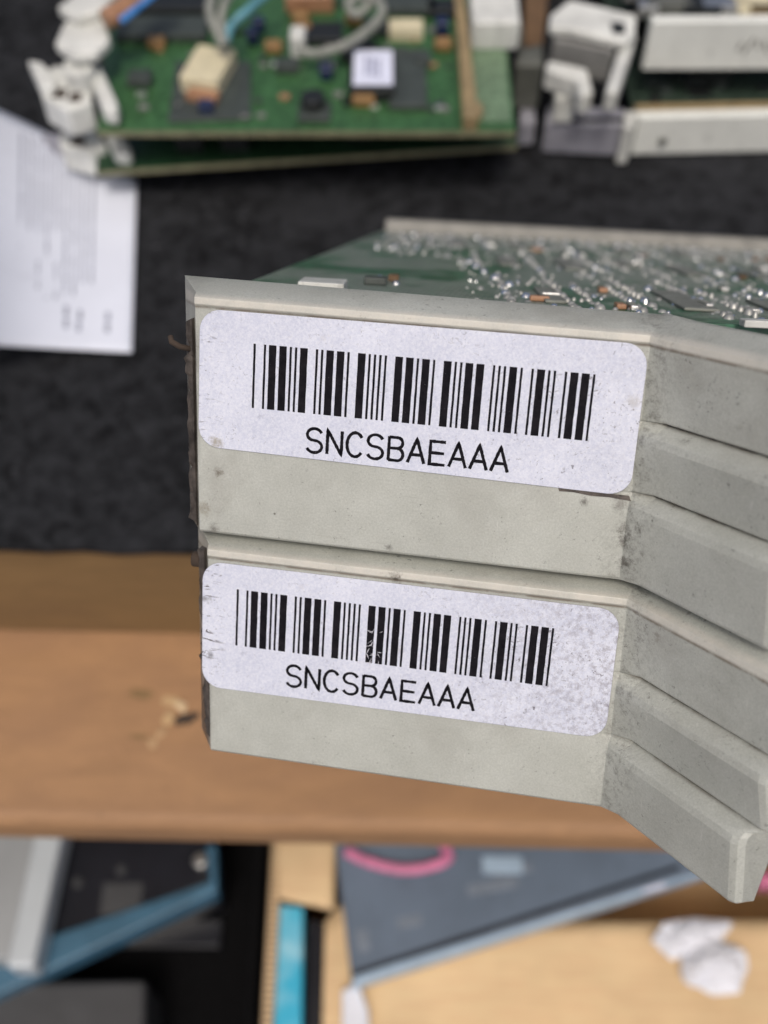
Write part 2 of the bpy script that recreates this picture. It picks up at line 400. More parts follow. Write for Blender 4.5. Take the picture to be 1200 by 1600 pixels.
for a in ((268, 1094, 22, 10, .1, 'splinter', M['rawwood'], .3), (283, 1104, 12, 8, .4, 'splinter', M['palewood'], .45), (262, 1122, 9, 16, .35, 'splinter', M['rawwood'], .3), (250, 1146, 7, 14, .6, 'splinter', M['scuffwood'], .2),
          (238, 1160, 9, 8, .2, 'splinter', M['scuffwood'], .15), (222, 1083, 24, 8, .1, 'gouge', M['wood_b'], .08), (291, 1122, 20, 10, -.5, 'gouge', M['gouge'], .1), (215, 1150, 20, 5, .1, 'gouge', M['wood_b'], .08)): shard(*a)

# carpet: slightly wavy felt sheet, nap modelled as relief
mb = MB(); nx, ny = 190, 90
grid = []
for j in range(ny + 1):
    row = []
    for i in range(nx + 1):
        x = -600 + 1480 * i / nx; y = -0.9 + 620 * (j / ny) ** 1.5
        p = tl(x, y, 0); z = -0.35 + 0.3 * mnoise.noise(V((x, y, 0)) * .03) + 0.05 * mnoise.noise(V((x, y, 5)) * .23)
        if j == 0: p += EY * 0.7 * mnoise.noise(V((x * .15, 3, 0)))
        row.append(mb.bm.verts.new((p.x, p.y, z)))
    grid.append(row)
low = [mb.bm.verts.new(v.co + V((0, 0, -1.7))) for v in grid[0]]
for j in range(ny):
    for i in range(nx): mb.bm.faces.new((grid[j][i], grid[j][i + 1], grid[j + 1][i + 1], grid[j + 1][i]))
for i in range(nx): mb.bm.faces.new((low[i], low[i + 1], grid[0][i + 1], grid[0][i]))
bk = [mb.bm.verts.new(v.co + EY * 3.0) for v in low]
for i in range(nx): mb.bm.faces.new((low[i + 1], low[i], bk[i], bk[i + 1]))
ob = mb.build('felt_cloth', M['felt'], smooth=False)
tag(ob, 'black felt cloth covering the table top behind the brown wooden edge', 'cloth')

# ------------------------------------------------------------------ the two plug-in cards
RH = V((0.98396768, 0.10901119, -0.14115296)); RV = V((-0.06432406, 0.95510004, 0.28921676)); RN = V((0.16634306, -0.27550041, 0.94679961))
TC = V((-11.26645687, -14.62107552, 94.3096712))
def c2w(c): return RIGHT * c.x - UP * c.y + FWD * c.z
HX, VX, NX = c2w(RH).normalized(), c2w(RV).normalized(), c2w(RN).normalized()
NX = (NX - HX * NX.dot(HX)).normalized(); VX = -(HX.cross(NX)) if HX.cross(NX).dot(VX) < 0 else HX.cross(NX)
def card_matrix(du, dv):
    o = CAM + c2w(TC) + HX * du + VX * dv
    m = Matrix((HX, NX, -VX)).transposed().to_4x4(); m.translation = o * MM
    return m
L3 = lambda u, w, v: V((u, w, -v))                 # card frame: u right, w back, v down the face (mm)
LD = (0.62, -0.785); LN = (-0.785, -0.62)          # direction of the bent lever and its outer normal

# code bars: widths are 1 (narrow) or 3 (wide)
CODE = {'*': 'nwnnwnwnn', '2': 'nnwwnnnnw', '5': 'wnnwwnnnn', '0': 'nnnwwnwnn', '3': 'wnwwnnnnn', '8': 'wnnwnnwnn'}
def barcode_mesh():
    m = MB(); x = 0.0; nmod = 29.3 / 127
    for ch in '*250538*':
        for i, c in enumerate(CODE[ch]):
            w = 3 if c == 'w' else 1
            if i % 2 == 0:
                a, b = (x + .06) * nmod, (x + w - .08) * nmod
                n = 10; lft, rgt = [], []
                for q in range(n + 1):
                    v = 5.66 * q / n; j = 0.012
                    lft.append(L3(a + random.uniform(-j, j), 0, v)); rgt.append(L3(b + random.uniform(-j, j), 0, v))
                m.flat(lft + rgt[::-1])
            x += w
        x += 1
    return m
def arc(cx, cy, rx, ry, a0, a1, n=9):
    return [(cx + rx * math.cos(math.radians(a0 + (a1 - a0) * i / n)), cy + ry * math.sin(math.radians(a0 + (a1 - a0) * i / n))) for i in range(n + 1)]
GL = {  # strokes in a unit box, y down
    'S': [arc(.5, .26, .45, .26, -20, -180) + arc(.5, .26, .45, .24, 180, 115, 4) + arc(.5, .74, .47, .25, -70, 0, 4) + arc(.5, .74, .47, .26, 0, 160)],
    'N': [[(.06, 1), (.06, 0), (.94, 1), (.94, 0)]],
    'C': [arc(.52, .5, .50, .5, -38, -322, 16)],
    'B': [[(.08, 0), (.08, 1)], [(.08, .03), (.6, .03)] + arc(.6, .25, .30, .22, -90, 90) + [(.08, .48)], [(.6, .48)] + arc(.62, .73, .33, .25, -90, 90) + [(.08, .97)]],
    'A': [[(.0, 1), (.5, 0), (1., 1)], [(.17, .66), (.83, .66)]],
    'E': [[(.98, .03), (.08, .03), (.08, .97), (1., .97)], [(.08, .5), (.92, .5)]],
}
def letters_mesh(text, u0, v0, cw, chh, pitch, sw):
    m = MB(); lay = 0
    for k, ch in enumerate(text):
        for st in GL[ch]:
            pts = [V((u0 + k * pitch + x * cw, v0 + y * chh)) for x, y in st]
            dense = []
            for a, b in zip(pts, pts[1:]):
                nseg = max(1, int((b - a).length / .16))
                dense += [a.lerp(b, i / nseg) for i in range(nseg)]
            dense.append(pts[-1])
            Lp, Rp = [], []
            for i, p in enumerate(dense):
                t1 = (dense[i] - dense[max(i - 1, 0)]); t2 = (dense[min(i + 1, len(dense) - 1)] - dense[i])
                t1 = t1.normalized() if t1.length > 1e-6 else t2.normalized(); t2 = t2.normalized() if t2.length > 1e-6 else t1
                t = (t1 + t2); t = t.normalized() if t.length > .2 else t1
                nn = V((-t.y, t.x)); sc = 1 / max(.6, abs(nn.dot(V((-t1.y, t1.x)))))
                r = sw / 2 * sc * random.uniform(.86, 1.12)
                Lp.append(p + nn * r); Rp.append(p - nn * r)
            y = -lay * 0.0012; lay += 1
            lv = [m.bm.verts.new((q.x, y, -q.y)) for q in Lp]; rv = [m.bm.verts.new((q.x, y, -q.y)) for q in Rp]
            for i in range(len(lv) - 1): m.bm.faces.new((lv[i], lv[i + 1], rv[i + 1], rv[i]))
    return m

def ejector_handle(root, mat, ul0, ul1, fold, vb, lever, name='ejector_handle'):
    """panel strip swept to the fold and on along the outward-bent lever; profile (o outward, v down)"""
    panel = [(-4.0, -4.9), (-.45, -3.9), (.16, -3.55), (.22, -3.0), (0, -2.72), (0, 3.5), (0, 3.65), (0, 4.3), (0, 4.75), (0, 5.4), (0, 9.7), (0, 9.85), (0, 10.5), (0, 10.95), (0, 11.6), (0, vb - .25), (-.25, vb), (-4.3, vb), (-4.3, -4.9)]
    levp = [(-2.2, -4.9), (-.6, -3.75), (-.1, -3.4), (.06, -2.95), (.08, -2.6), (-1.25, 3.5), (-1.75, 3.62), (-.45, 4.25), (.0, 4.65), (.12, 5.3), (-1.2, 9.7), (-1.7, 9.82), (-.4, 10.45), (.05, 10.85), (.17, 11.5), (-.7, vb - .3), (-.9, vb), (-3.3, vb), (-3.3, -4.9)]
    n = len(panel); m = MB(); st = []
    vr = lambda v: (v + 4.75) / (vb + 4.75)
    def left(o, v): return L3(ul0 + (ul1 - ul0) * vr(v) - (2.35 if o < -1 else 0), -o, v)
    ul0 += 1.15; ul1 += .75
    st.append([left(o, v) for o, v in panel])
    for f in (.25, .5, .75, .93): st.append([L3((ul0 + (ul1 - ul0) * vr(v)) * (1 - f) + fold * f, -o, v) for o, v in panel])
    def miter(o, v): return L3(fold - .4846 * o, -o, v)
    st.append([miter(panel[i][0] * .0 + levp[i][0] * .25 if 4 < i < 16 else panel[i][0], panel[i][1]) for i in range(n)])
    for t, pull in ((1.6, 0), (6, 0), (11, 0), (lever - .9, 0), (lever - .3, .22), (lever, .75)):
        q = levp if not pull else [(max(o - pull, -2.2) if i < n - 2 else o + pull * .6, v + (pull * .5 if i == 0 else -pull * .4 if i == n - 3 else 0)) for i, (o, v) in enumerate(levp)]
        st.append([L3(fold + LD[0] * tt + LN[0] * o, LD[1] * tt + LN[1] * o, v) for o, v in q for tt in (t + (1.5 if t > lever - 1 and v < 9.95 else 0),)])
    vv = [[m.bm.verts.new(p) for p in s] for s in st]
    for a, b in zip(vv, vv[1:]):
        for i in range(n): m.bm.faces.new((a[i], a[(i + 1) % n], b[(i + 1) % n], b[i]))
    m.bm.faces.new(vv[0]); m.bm.faces.new(vv[-1][::-1])
    return m.build(name, mat, root, bevel=.22, seg=3, angle=16)

def rounded_quad(q, r, n=7):
    """rounded outline through four corners TL, TR, BR, BL in (u, v)"""
    out = []; q = [V(p) for p in q]
    for i in range(4):
        p, a, b = q[i], q[i - 1], q[(i + 1) % 4]
        da, db = (a - p).normalized(), (b - p).normalized()
        for k in range(n + 1):
            t = k / n * math.pi / 2
            out.append(p + da * r * (1 - math.sin(t)) + db * r * (1 - math.cos(t)))
    return out

# board frame inside a card
BA = V((10, -3.2, 5)); BH = V((0.9924, -0.0146, 0.1219)); BN = V((-0.122, -0.0089, 0.9925))    # (u, v, w)
def bp(a, c, t=0.0):
    up = V((0, -1, 0)); up = (up - BH * up.dot(BH) - BN * up.dot(BN)).normalized()
    q = BA + BH * a + BN * c + up * t
    return V((q.x, q.z, -q.y))
BM = Matrix((bp(1, 0) - bp(0, 0), bp(0, 1) - bp(0, 0), bp(0, 0, 1) - bp(0, 0))).transposed()

bar_me = None
def make_card(du, dv, label, ul0, ul1, fold, vb, lever, lab, worn, detail, hs=(), ls=()):
    global bar_me
    root = thing('plug_in_card', label, 'circuit card', mat=card_matrix(du, dv), group='plug-in cards held one above the other')
    ejector_handle(root, handle_plastic('aged_grey_plastic', ul0, hs), ul0, ul1, fold, vb, lever)
    m = MB(); o = rounded_quad(lab, 1.9); m.poly_prism([L3(p.x, -.03, p.y) for p in o], [L3(p.x, -.15, p.y) for p in o])
    lb = m.build('barcode_label', label_paper('label_paper', lab[0][0], worn, ls), root, bevel=.04, seg=1)
    lb.data.materials.append(M['grime'])
    for p in lb.data.polygons:
        if abs(p.normal.y) < .5: p.material_index = 1
    if bar_me is None:
        b = barcode_mesh().build('barcode', M['ink'], lb); bar_me = b
        b.location = (0, -.162 * MM, 0)
        t = letters_mesh('SNCSBAEAAA', 5.05, 6.95, 1.46, 2.16, 1.815, .285).build('lettering', M['ink'], lb); t.location = (0, -.162 * MM, 0); bar_me = (b, t)
    else:
        for s in bar_me:
            c = s.copy(); COL.objects.link(c); c.parent = lb
    # circuit board
    out = [(-16 if detail else -12, 4), (-14.5 if detail else -12, 22), (-6, 139.6), (95, 139.6), (95, 4)]
    m = MB(); m.poly_prism([bp(a, c, -1.6) for a, c in out], [bp(a, c, 0) for a, c in out])
    pb = m.build('circuit_board', M['pcb_front'], root, bevel=.1, seg=1)
    m = MB(); m.poly_prism([bp(a, c, 0.02) for a, c in ((-5.5, 133), (94.5, 133), (94.5, 139.4), (-5.5, 139.4))], [bp(a, c, 2.6) for a, c in ((-5.5, 134), (94.5, 134), (94.5, 139.4), (-5.5, 139.4))])
    m.build('edge_strip', M['grey_strip'], pb, bevel=.3)
    if not detail: return root
    # solder joints in rows of a chip's two pin lines, plus strays: far too many to count
    sj = MB()
    sj2 = MB()
    def joint(a, c, r, h): (sj if random.random() < .16 else sj2).dome(bp(a, c, 0), r, h, 7, BM)
    def dip(a0, c0, npin, wid, pitch=2.54):
        for k in range(npin):
            for s in (0, wid):
                joint(a0 + s + random.uniform(-.15, .15), c0 + k * pitch + random.uniform(-.1, .1), random.uniform(.3, .62), random.uniform(.2, .7))
    for a0, c0, npin, w in ((12.5, 8, 14, 6), (21, 10, 10, 4), (27, 8, 16, 6), (36, 8, 12, 5), (44, 9, 14, 6), (53, 8, 10, 4), (11, 56, 10, 5), (19, 48, 14, 6), (28, 58, 12, 4), (36, 50, 14, 6), (46, 54, 10, 5),
                            (55, 44, 14, 6), (63, 20, 16, 6), (4, 92, 12, 5), (14, 92, 13, 6), (24, 94, 12, 5), (34, 92, 13, 6), (44, 94, 12, 6), (54, 92, 14, 5), (64, 80, 16, 6), (74, 40, 30, 6)):
        dip(a0, c0, npin, w)
    for k in range(900):
        a, c = random.uniform(8, 85), random.uniform(8, 130)
        joint(a, c, random.uniform(.15, .42), random.uniform(.12, .4))
    for k in range(90):
        joint(random.uniform(-5, 8), random.uniform(70, 130), random.uniform(.3, .7), random.uniform(.2, .6))
    for k in range(36):
        joint(k * 2.54 - 2, 129.5, .6, .7); joint(k * 2.54 - 2, 126.5, .6, .7)
    sj.build('solder_joints', M['solder'], pb, smooth=True, kind='stuff'); sj2.build('solder_joints', M['dull_solder'], pb, smooth=True, kind='stuff')
    for a, c, rr in ((9.8, 62, 1.1), (10.4, 54, 1.2), (11.2, 46, 1.1), (12.2, 38, 1.3), (13.4, 30, 1.2), (14.4, 18, 1.1), (16.5, 10, .8), (-1.5, 30, .9), (.6, 24, .9), (27, 20, 1), (30, 34, 1.1), (34, 34, 1.1), (38, 16, .9), (42, 16, .9), (44.5, 13, .8), (20, 9, .7), (24.5, 9, .7)):
        m = MB(); m.dome(bp(a, c, 0), rr * .55, rr * .5, 10, BM); m.build('solder_blob', M['solder'], pb, smooth=True)
    def part(name, a, c, sx, sy, sz, mat, rot=0, bev=.15):
        m = MB(); r = BM @ Matrix.Rotation(math.radians(rot), 3, 'Z')
        m.box(bp(a, c, sz / 2 + .02), (sx, sy, sz), r); return m.build(name, mat, pb, bevel=bev)
    part('connector', -6.4, 13.6, 4.6, 5.0, 1.0, M['white_plastic'])
    part('connector', 36.5, 2.6, 8, 1.6, .7, M['white_plastic'], 4)
    part('capacitor', -1.6, 23, 2.4, 2.6, .8, M['chipgrey']); part('capacitor', 0.2, 28, 1.2, 2, .7, M['brown'])
    for a, c, sx, sy in ((17, 20, 2.2, 14), (31.5, 22, 3.6, 18), (40.5, 20, 2.6, 12), (49, 26, 3.4, 16), (15.5, 66, 3, 14), (24.5, 66, 3.2, 18), (34, 74, 2.4, 12), (41.5, 66, 3.4, 16), (51.5, 66, 3, 12), (60, 62, 3, 14), (9, 104, 3, 14), (20, 106, 3, 12), (39, 106, 3, 12), (50, 108, 3, 12), (68, 40, 3, 20)):
        part('chip', a, c, sx, sy, .35, M['pad_grey'])
    for k in range(26):
        part('resistor', random.uniform(10, 70), random.uniform(9, 110), 1.0, 2.0, .55, random.choice((M['copper'], M['brown'], M['tin'])), random.choice((0, 90)))
    for k in range(8):
        part('tin_link', random.uniform(12, 60), random.uniform(9, 90), .8, random.uniform(3, 6), .6, M['tin'])
    return root

c1 = make_card(0, 0, 'upper circuit card of the front pair, cleaner barcode label, green solder side showing above it', -6.6, -5.4, 33.35, 17.75, 16.6,
               [(-4.9, -2.62), (33.3, -2.82), (33.35, 10.08), (-4.85, 9.6)], .55, True,
               [(-3.0, 0, 11.9, .7, (.13, .11, .08), .8), (2.4, 0, 15.2, .16, (0.05, 0.04, 0.03), 1), (29.6, 0, 11.0, .55, (0.05, 0.04, 0.03), .7), (32.6, -.1, 10.9, 1.0, (0.05, 0.04, 0.03), .45), (33.2, 0, 13, .8, (0.05, 0.04, 0.03), .5), (34.8, -1.6, 14.6, .5, (0.05, 0.04, 0.03), .5), (33.6, 0, 14, 1.1, (0.05, 0.04, 0.03), .75), (33.8, -.2, 16, 1.0, (0.05, 0.04, 0.03), .8), (34.6, -1, 12.5, 1.0, (0.05, 0.04, 0.03), .7), (34.2, -.6, 3.0, 1.0, (0.05, 0.04, 0.03), .7), (36.4, -3.6, 3.65, 1.2, (0.05, 0.04, 0.03), .95), (-4.3, 0, 15.5, 1.1, (.2, .17, .12), .6), (13, 0, 17.2, .5, (0.05, 0.04, 0.03), .7), (-3.3, 0, 17.3, .8, (0.05, 0.04, 0.03), .6)],
               [(-3.2, -.15, 9.1, .9, (.3, .27, .2), .8), (32.6, -.15, 2, .9, (.4, .38, .36), .5)])
c2 = make_card(-.908, 22.86, 'lower circuit card of the pair, its barcode label speckled with black dirt at the right', -4.1, -3.0, 35.3, 17.3, 16.2,
               [(-3.35, -2.38), (34.85, -2.45), (34.95, 10.12), (-3.2, 10.35)], 1.1, False,
               [(44.6, -11.4, 12.2, .42, (0.05, 0.04, 0.03), 1), (14.8, 0, -2.9, .9, (.09, .07, .05), .9), (45, -12, 3.6, .7, (0.05, 0.04, 0.03), .5), (35.9, -.6, 8.6, .6, (0.05, 0.04, 0.03), .6), (38, -3, -1.5, .8, (.2, .18, .15), .6)],
               [(-2.4, -.15, 7.0, .5, (0.05, 0.04, 0.03), .6), (-2.9, -.15, 1.4, .6, (0.05, 0.04, 0.03), .7), (15.5, -.15, 4.0, .7, (.45, .43, .46), .6)])
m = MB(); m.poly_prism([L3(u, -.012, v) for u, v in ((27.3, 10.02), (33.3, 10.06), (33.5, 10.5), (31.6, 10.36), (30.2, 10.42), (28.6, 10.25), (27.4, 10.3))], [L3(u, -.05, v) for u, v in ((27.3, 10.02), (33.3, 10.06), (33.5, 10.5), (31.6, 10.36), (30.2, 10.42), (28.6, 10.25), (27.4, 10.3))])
m.build('shadow_line', M['filth_and_shadow'], c1)  # dark sliver painted as the shadow under the label's lower right edge
lab2 = [o for o in c2.children if o.name.startswith('barcode_label')][0]
m = MB(); rs = random.Random(3)
for k in range(26):
    u, v, a, ln = rs.gauss(13.1, .55), rs.uniform(2.4, 6.2), rs.uniform(0, 3.1), rs.uniform(.2, .9); w = rs.uniform(.02, .05)
    d, e = V((math.cos(a), math.sin(a))) * ln / 2, V((-math.sin(a), math.cos(a))) * w
    m.flat([L3(u + q.x, -.172 - k * .0006, v + q.y) for q in (-d - e * .3, -d * .2 - e, d, -d * .1 + e)])
m.build('scuff', M['scuffed_paper'], lab2)
# bits on the dirty left ends
def bit(root, pts, r, mat, name): m = MB(); m.tube([L3(*p) for p in pts], r, 6); return m.build(name, mat, root, smooth=True)
bit(c1, [(-6.0, 1.2, 1.2), (-7.0, .8, 1.0), (-7.7, .6, .6), (-7.9, .9, .2)], .28, M['gouge'], 'spring_clip')
m = MB(); m.cyl(L3(-4.2, 2.2, -1.6), .75, .9, 14, V((-1, 0, 0))); m.build('pivot_pin', M['gouge'], c2, bevel=.15)

def side_flange(root, u0, u1, v0, v1, seed):
    m = MB(); n = 46; a, b, c, d = [], [], [], []
    for i in range(n + 1):
        v = v0 + (v1 - v0) * i / n; u = u0 + (u1 - u0) * i / n
        j = .45 * mnoise.noise(V((v * .55, seed, 0))) + .28 * mnoise.noise(V((v * 1.7, seed, 2)))
        if i in (0, n): j = .9
        a.append(m.bm.verts.new(L3(u + .75, .5, v))); b.append(m.bm.verts.new(L3(u - .15 + j, 1.5, v))); c.append(m.bm.verts.new(L3(u - .1 + j, 3.0, v))); d.append(m.bm.verts.new(L3(u + .9, 3.0, v)))
    for p, q in ((a, b), (b, c), (c, d), (d, a)):
        for i in range(n): m.bm.faces.new((p[i], p[i + 1], q[i + 1], q[i]))
    for i in (0, n): m.bm.faces.new((a[i], b[i], c[i], d[i]))
    return m.build('side_flange', M['filth_and_shadow'], root, smooth=False)
side_flange(c1, -6.6, -5.85, -1.6, 17.4, 1); side_flange(c2, -4.2, -3.15, -3.2, 16.6, 4)
# ------------------------------------------------------------------ helpers for what lies on the table
def pxprism(name, pts, z, thick, mat, parent=None, bevel=.3, top_inset=0):
    q = [P(px, py, z) for px, py in pts]; c = sum(q, V()) / len(q); c.z = z - thick
    m = MB(); m.poly_prism([V((p.x, p.y, z - thick)) for p in q], q)
    org = V(parent.location) / MM if parent else V()
    for v in m.bm.verts: v.co = v.co - org
    return m.build(name, mat, parent, bevel=bevel, shift=c - org)
def pxbox(name, px, py, zb, w, d, h, mat, parent=None, rot=0.0, bevel=.3, tilt=0):
    c = P(px, py, zb); org = V(parent.location) / MM if parent else V()
    m = MB(); r = Matrix.Rotation(math.radians(rot), 3, 'Z') @ Matrix.Rotation(math.radians(tilt), 3, 'Y')
    m.box(c - org + V((0, 0, h / 2 + .02)), (w, d, h), r); return m.build(name, mat, parent, bevel=bevel, shift=c - org)
def pxtube(name, pts, r, mat, parent=None, n=48):
    org = V(parent.location) / MM if parent else V()
    m = MB(); m.tube(spline([P(*p) - org for p in pts], n), r, 10); return m.build(name, mat, parent, smooth=True)

# ---- green boards at the back left
ZT = 25.0
ga, gb = P(150, 205, ZT), P(806, 205, ZT)
gx = (gb - ga).normalized(); gy = V((-gx.y, gx.x, 0))
gl = thing('circuit_board', 'green circuit board with white stickered chip and grey cable, topmost of the left stack', 'circuit board', loc=(ga + gb) / 2 + V((0, 0, -1.6)))
def gboard(root, a, b, z, depth, mat, name='board'):
    org = V(root.location) / MM; x = (b - a).normalized(); y = V((-x.y, x.x, 0))
    pts = [a, b, b + y * depth, a + y * depth]
    m = MB(); m.poly_prism([p - org - V((0, 0, 1.6)) for p in pts], [p - org for p in pts]); m.build(name, mat, root, bevel=.1, seg=1)
    m = MB(); m.box((a + b) / 2 - org + V((0, 0, -.8)) - y * .06, ((b - a).length, .1, 1.55), Matrix((x, y, V((0, 0, 1)))).transposed()); m.build('board_edge', M['pcb_edge'], root)
gboard(gl, ga, gb, ZT, 170, M['pcb_left'])
Z = ZT
pxprism('pale_strip', [(742, 190), (800, 190), (775, -60), (735, -60)], Z + .25, .22, M['pcb_pale'], gl, bevel=0)
# relay
rl = pxbox('relay', 328, 124, Z, 10, 14.5, 4.6, M['cream'], gl, rot=-14)
pxbox('relay_base', 318, 158, Z, 8, 3.5, 2.4, M['copper'], gl, rot=-14); pxbox('blue_capacitor', 324, 176, Z, 3.6, 3, 3, M['blueblack'], gl)
pxprism('chip_socket', [(262, 190), (392, 185), (392, 95), (275, 95)], Z + .7, .65, M['chipgrey'], gl)
ch = pxbox('chip', 581, 127, Z, 11.5, 18, 3.6, M['chip'], gl)
pxbox('sticker', 583, 106, Z + 3.65, 9.8, 14.5, .12, M['sticker'], gl, bevel=0)
for k in (-1, 0, 1): pxbox('faint_mark', 582 + k * 9, 104 + 2 * k, Z + 3.8, 1.0, 8, .04, M['faint'], gl, bevel=0)
pxbox('orange_capacitor', 568, 163, Z, 5.6, 3.2, 2.6, M['orange'], gl, bevel=.6)
pxbox('flat_chip', 637, 128, Z, 9.5, 24, 1.6, M['chipgrey'], gl)
m = MB(); m.cyl(P(490, 172, Z) - V(gl.location) / MM, 3.1, 4.2, 18); m.build('push_button', M['chip'], gl, bevel=.5)
pxbox('button_frame', 492, 180, Z, 8, 7, 1.6, M['chipgrey'], gl)
pxbox('blue_capacitor', 510, 122, Z, 3.4, 3.2, 3.4, M['blueblack'], gl, bevel=.7); pxbox('tin_cap', 511, 108, Z, 4, 3, 2, M['midgrey'], gl)
pxbox('blue_capacitor', 405, 48, Z, 3.4, 3.4, 3.6, M['blueblack'], gl, bevel=.7); pxbox('blue_capacitor', 396, 66, Z, 3.4, 3.4, 3.6, M['blueblack'], gl, bevel=.7)
pxbox('blue_capacitor', 690, 52, Z, 3.6, 4, 4, M['blueblack'], gl, bevel=.7)
for px, py in ((246, 74), (428, 80), (553, 36), (692, 76), (470, 34), (474, 52)): pxbox('orange_capacitor', px, py, Z, 4.6, 3.4, 2.6, M['orange'], gl, bevel=.7)
for px, py, w, d in ((255, 52, 24, 9), (265, 12, 26, 9), (500, 60, 12, 8), (560, 85, 9, 7), (640, 10, 14, 10), (590, 50, 6, 5), (450, 110, 6, 4), (690, 20, 8, 6), (660, 100, 4, 4), (220, 130, 6, 5)):
    pxbox('chip', px, py, Z, w, d, 2.4, random.choice((M['chip'], M['chipgrey'])), gl)
for k in range(46):
    pxbox('resistor', random.uniform(215, 700), random.uniform(5, 185), Z, random.uniform(1, 2.6), random.uniform(.8, 2), .8, random.choice((M['copper'], M['chip'], M['midgrey'], M['chipgrey'], M['tin'])), gl, bevel=.1)
pxbox('copper_block', 485, 6, Z, 13, 10, 5, M['copper'], gl, bevel=.6)
pxbox('white_connector', 634, 56, Z, 9, 5.2, 3.4, M['cream'], gl); pxbox('white_connector', 467, 82, Z, 4, 6, 6, M['white_plastic'], gl, bevel=.8)
pxprism('brass_bar', [(724, 182), (748, 182), (722, -40), (708, -40)], Z + 4.2, 4.1, M['brass'], gl); pxbox('brass_foot', 738, 182, Z, 5, 4, 3, M['brass'], gl, bevel=.8)
for px in (752, 786): pxbox('white_socket', px, 48, Z, 6.6, 18, 8, M['white_plastic'], gl, bevel=.8)
pxbox('socket_base', 772, 66, Z, 14, 6, 4, M['dim'], gl)
pxtube('grey_cable', [(466, 76, Z + 6), (490, 84, Z + 5), (540, 70, Z + 7), (585, 38, Z + 8), (597, 12, Z + 9), (575, -6, Z + 9), (545, 4, Z + 8), (560, 22, Z + 7), (600, -20, Z + 9)], 1.25, M['greycable'], gl, 80)
pxtube('grey_cable', [(350, 72, Z + 9), (335, 40, Z + 12), (328, 10, Z + 14), (345, -30, Z + 15)], 1.3, M['greycable'], gl)
pxtube('grey_cable', [(352, 70, Z + 9), (346, 30, Z + 12), (352, 5, Z + 14), (375, -30, Z + 15)], 1.1, M['greycable'], gl)
pxtube('blue_wire', [(352, 68, Z + 9), (362, 40, Z + 11), (392, 12, Z + 13), (440, -30, Z + 14)], 1.1, M['bluewire'], gl)
# white ejector at its left end
eh = pxprism('ejector_handle', [(64, 150), (66, 112), (86, 100), (132, 108), (144, 160), (104, 172)], Z + 3, 8, M['white_plastic'], gl, bevel=.8)
pxprism('hook', [(42, 92), (66, 96), (88, 122), (82, 140), (60, 132)], Z + 5, 4, M['white_plastic'], gl, bevel=.8)
pxprism('latch_arm', [(134, 100), (156, 98), (184, 160), (182, 174), (160, 170)], Z + 5, 4.5, M['white_plastic'], gl, bevel=1.0)
pxprism('lever_plate', [(84, 66), (98, 36), (120, 18), (158, 10), (172, 60), (150, 82), (112, 86)], Z + 12, 3, M['white_plastic'], gl, bevel=1.0)
pxprism('lever_fin', [(88, 10), (130, -20), (190, -20), (160, 14), (120, 26)], Z + 15, 3, M['white_plastic'], gl, bevel=.8)
pxprism('lever_neck', [(98, 92), (128, 88), (148, 104), (128, 118), (100, 114)], Z + 8, 7, M['white_plastic'], gl, bevel=.8)
pxbox('pivot_hole', 92, 146, Z + 3.1, 3.6, 3.6, .1, M['gouge'], gl, bevel=0); pxbox('pivot_hole', 118, 152, Z + 3.1, 3, 3.4, .1, M['gouge'], gl, bevel=0)
m = MB(); m.tube(spline([P(165, 30, Z + 15) - V(gl.location) / MM, P(185, 20, Z + 15) - V(gl.location) / MM, P(230, -15, Z + 16) - V(gl.location) / MM], 10), 2.6, 10); m.build('ribbon_end', M['copper'], gl, smooth=True)
m = MB()
rb = [P(176, 22, Z + 15.5), P(192, 32, Z + 15.5), P(262, -25, Z + 17), P(232, -40, Z + 17)]
rb = [p - V(gl.location) / MM for p in rb]; m.poly_prism([p + V((0, 0, -1)) for p in rb], rb); m.build('blue_ribbon', M['blueribbon'], gl, bevel=.2)

# lower board of that stack
ZL = 11.0
la, lb_ = P(150, 268, ZL), P(808, 226, ZL)
gl2 = thing('circuit_board', 'green circuit board darkened for shade, lying on the felt beneath the other green board', 'circuit board', loc=(la + lb_) / 2 + V((0, 0, -ZL)))
gboard(gl2, la, lb_, ZL, 140, M['pcb_shaded'])
for px in (300, 370, 560, 700): pxbox('spacer_block', px, 222 if px < 500 else 206, ZL, 7, 8, ZT - 1.7 - ZL - .1, M['chip'], gl2)
for px, py in ((300, 246), (760, 215), (330, 120), (700, 110)): pxbox('foot', px, py, .3, 6, 6, ZL - 2.0, M['chip'], gl2)
pxprism('ejector_handle', [(92, 226), (92, 205), (140, 198), (160, 210), (166, 230), (138, 238)], ZL + 2, 8, M['white_plastic'], gl2, bevel=.8)
pxprism('latch_arm', [(160, 200), (182, 198), (206, 232), (202, 242), (178, 240)], ZL + 3, 5, M['white_plastic'], gl2, bevel=1.0)
pxbox('pivot_hole', 122, 220, ZL + 2.1, 3.6, 3.6, .1, M['gouge'], gl2, bevel=0)
pxprism('ejector_base', [(62, 212), (90, 205), (100, 232), (84, 232)], 6, 5, M['lilac'], gl2, bevel=.6)

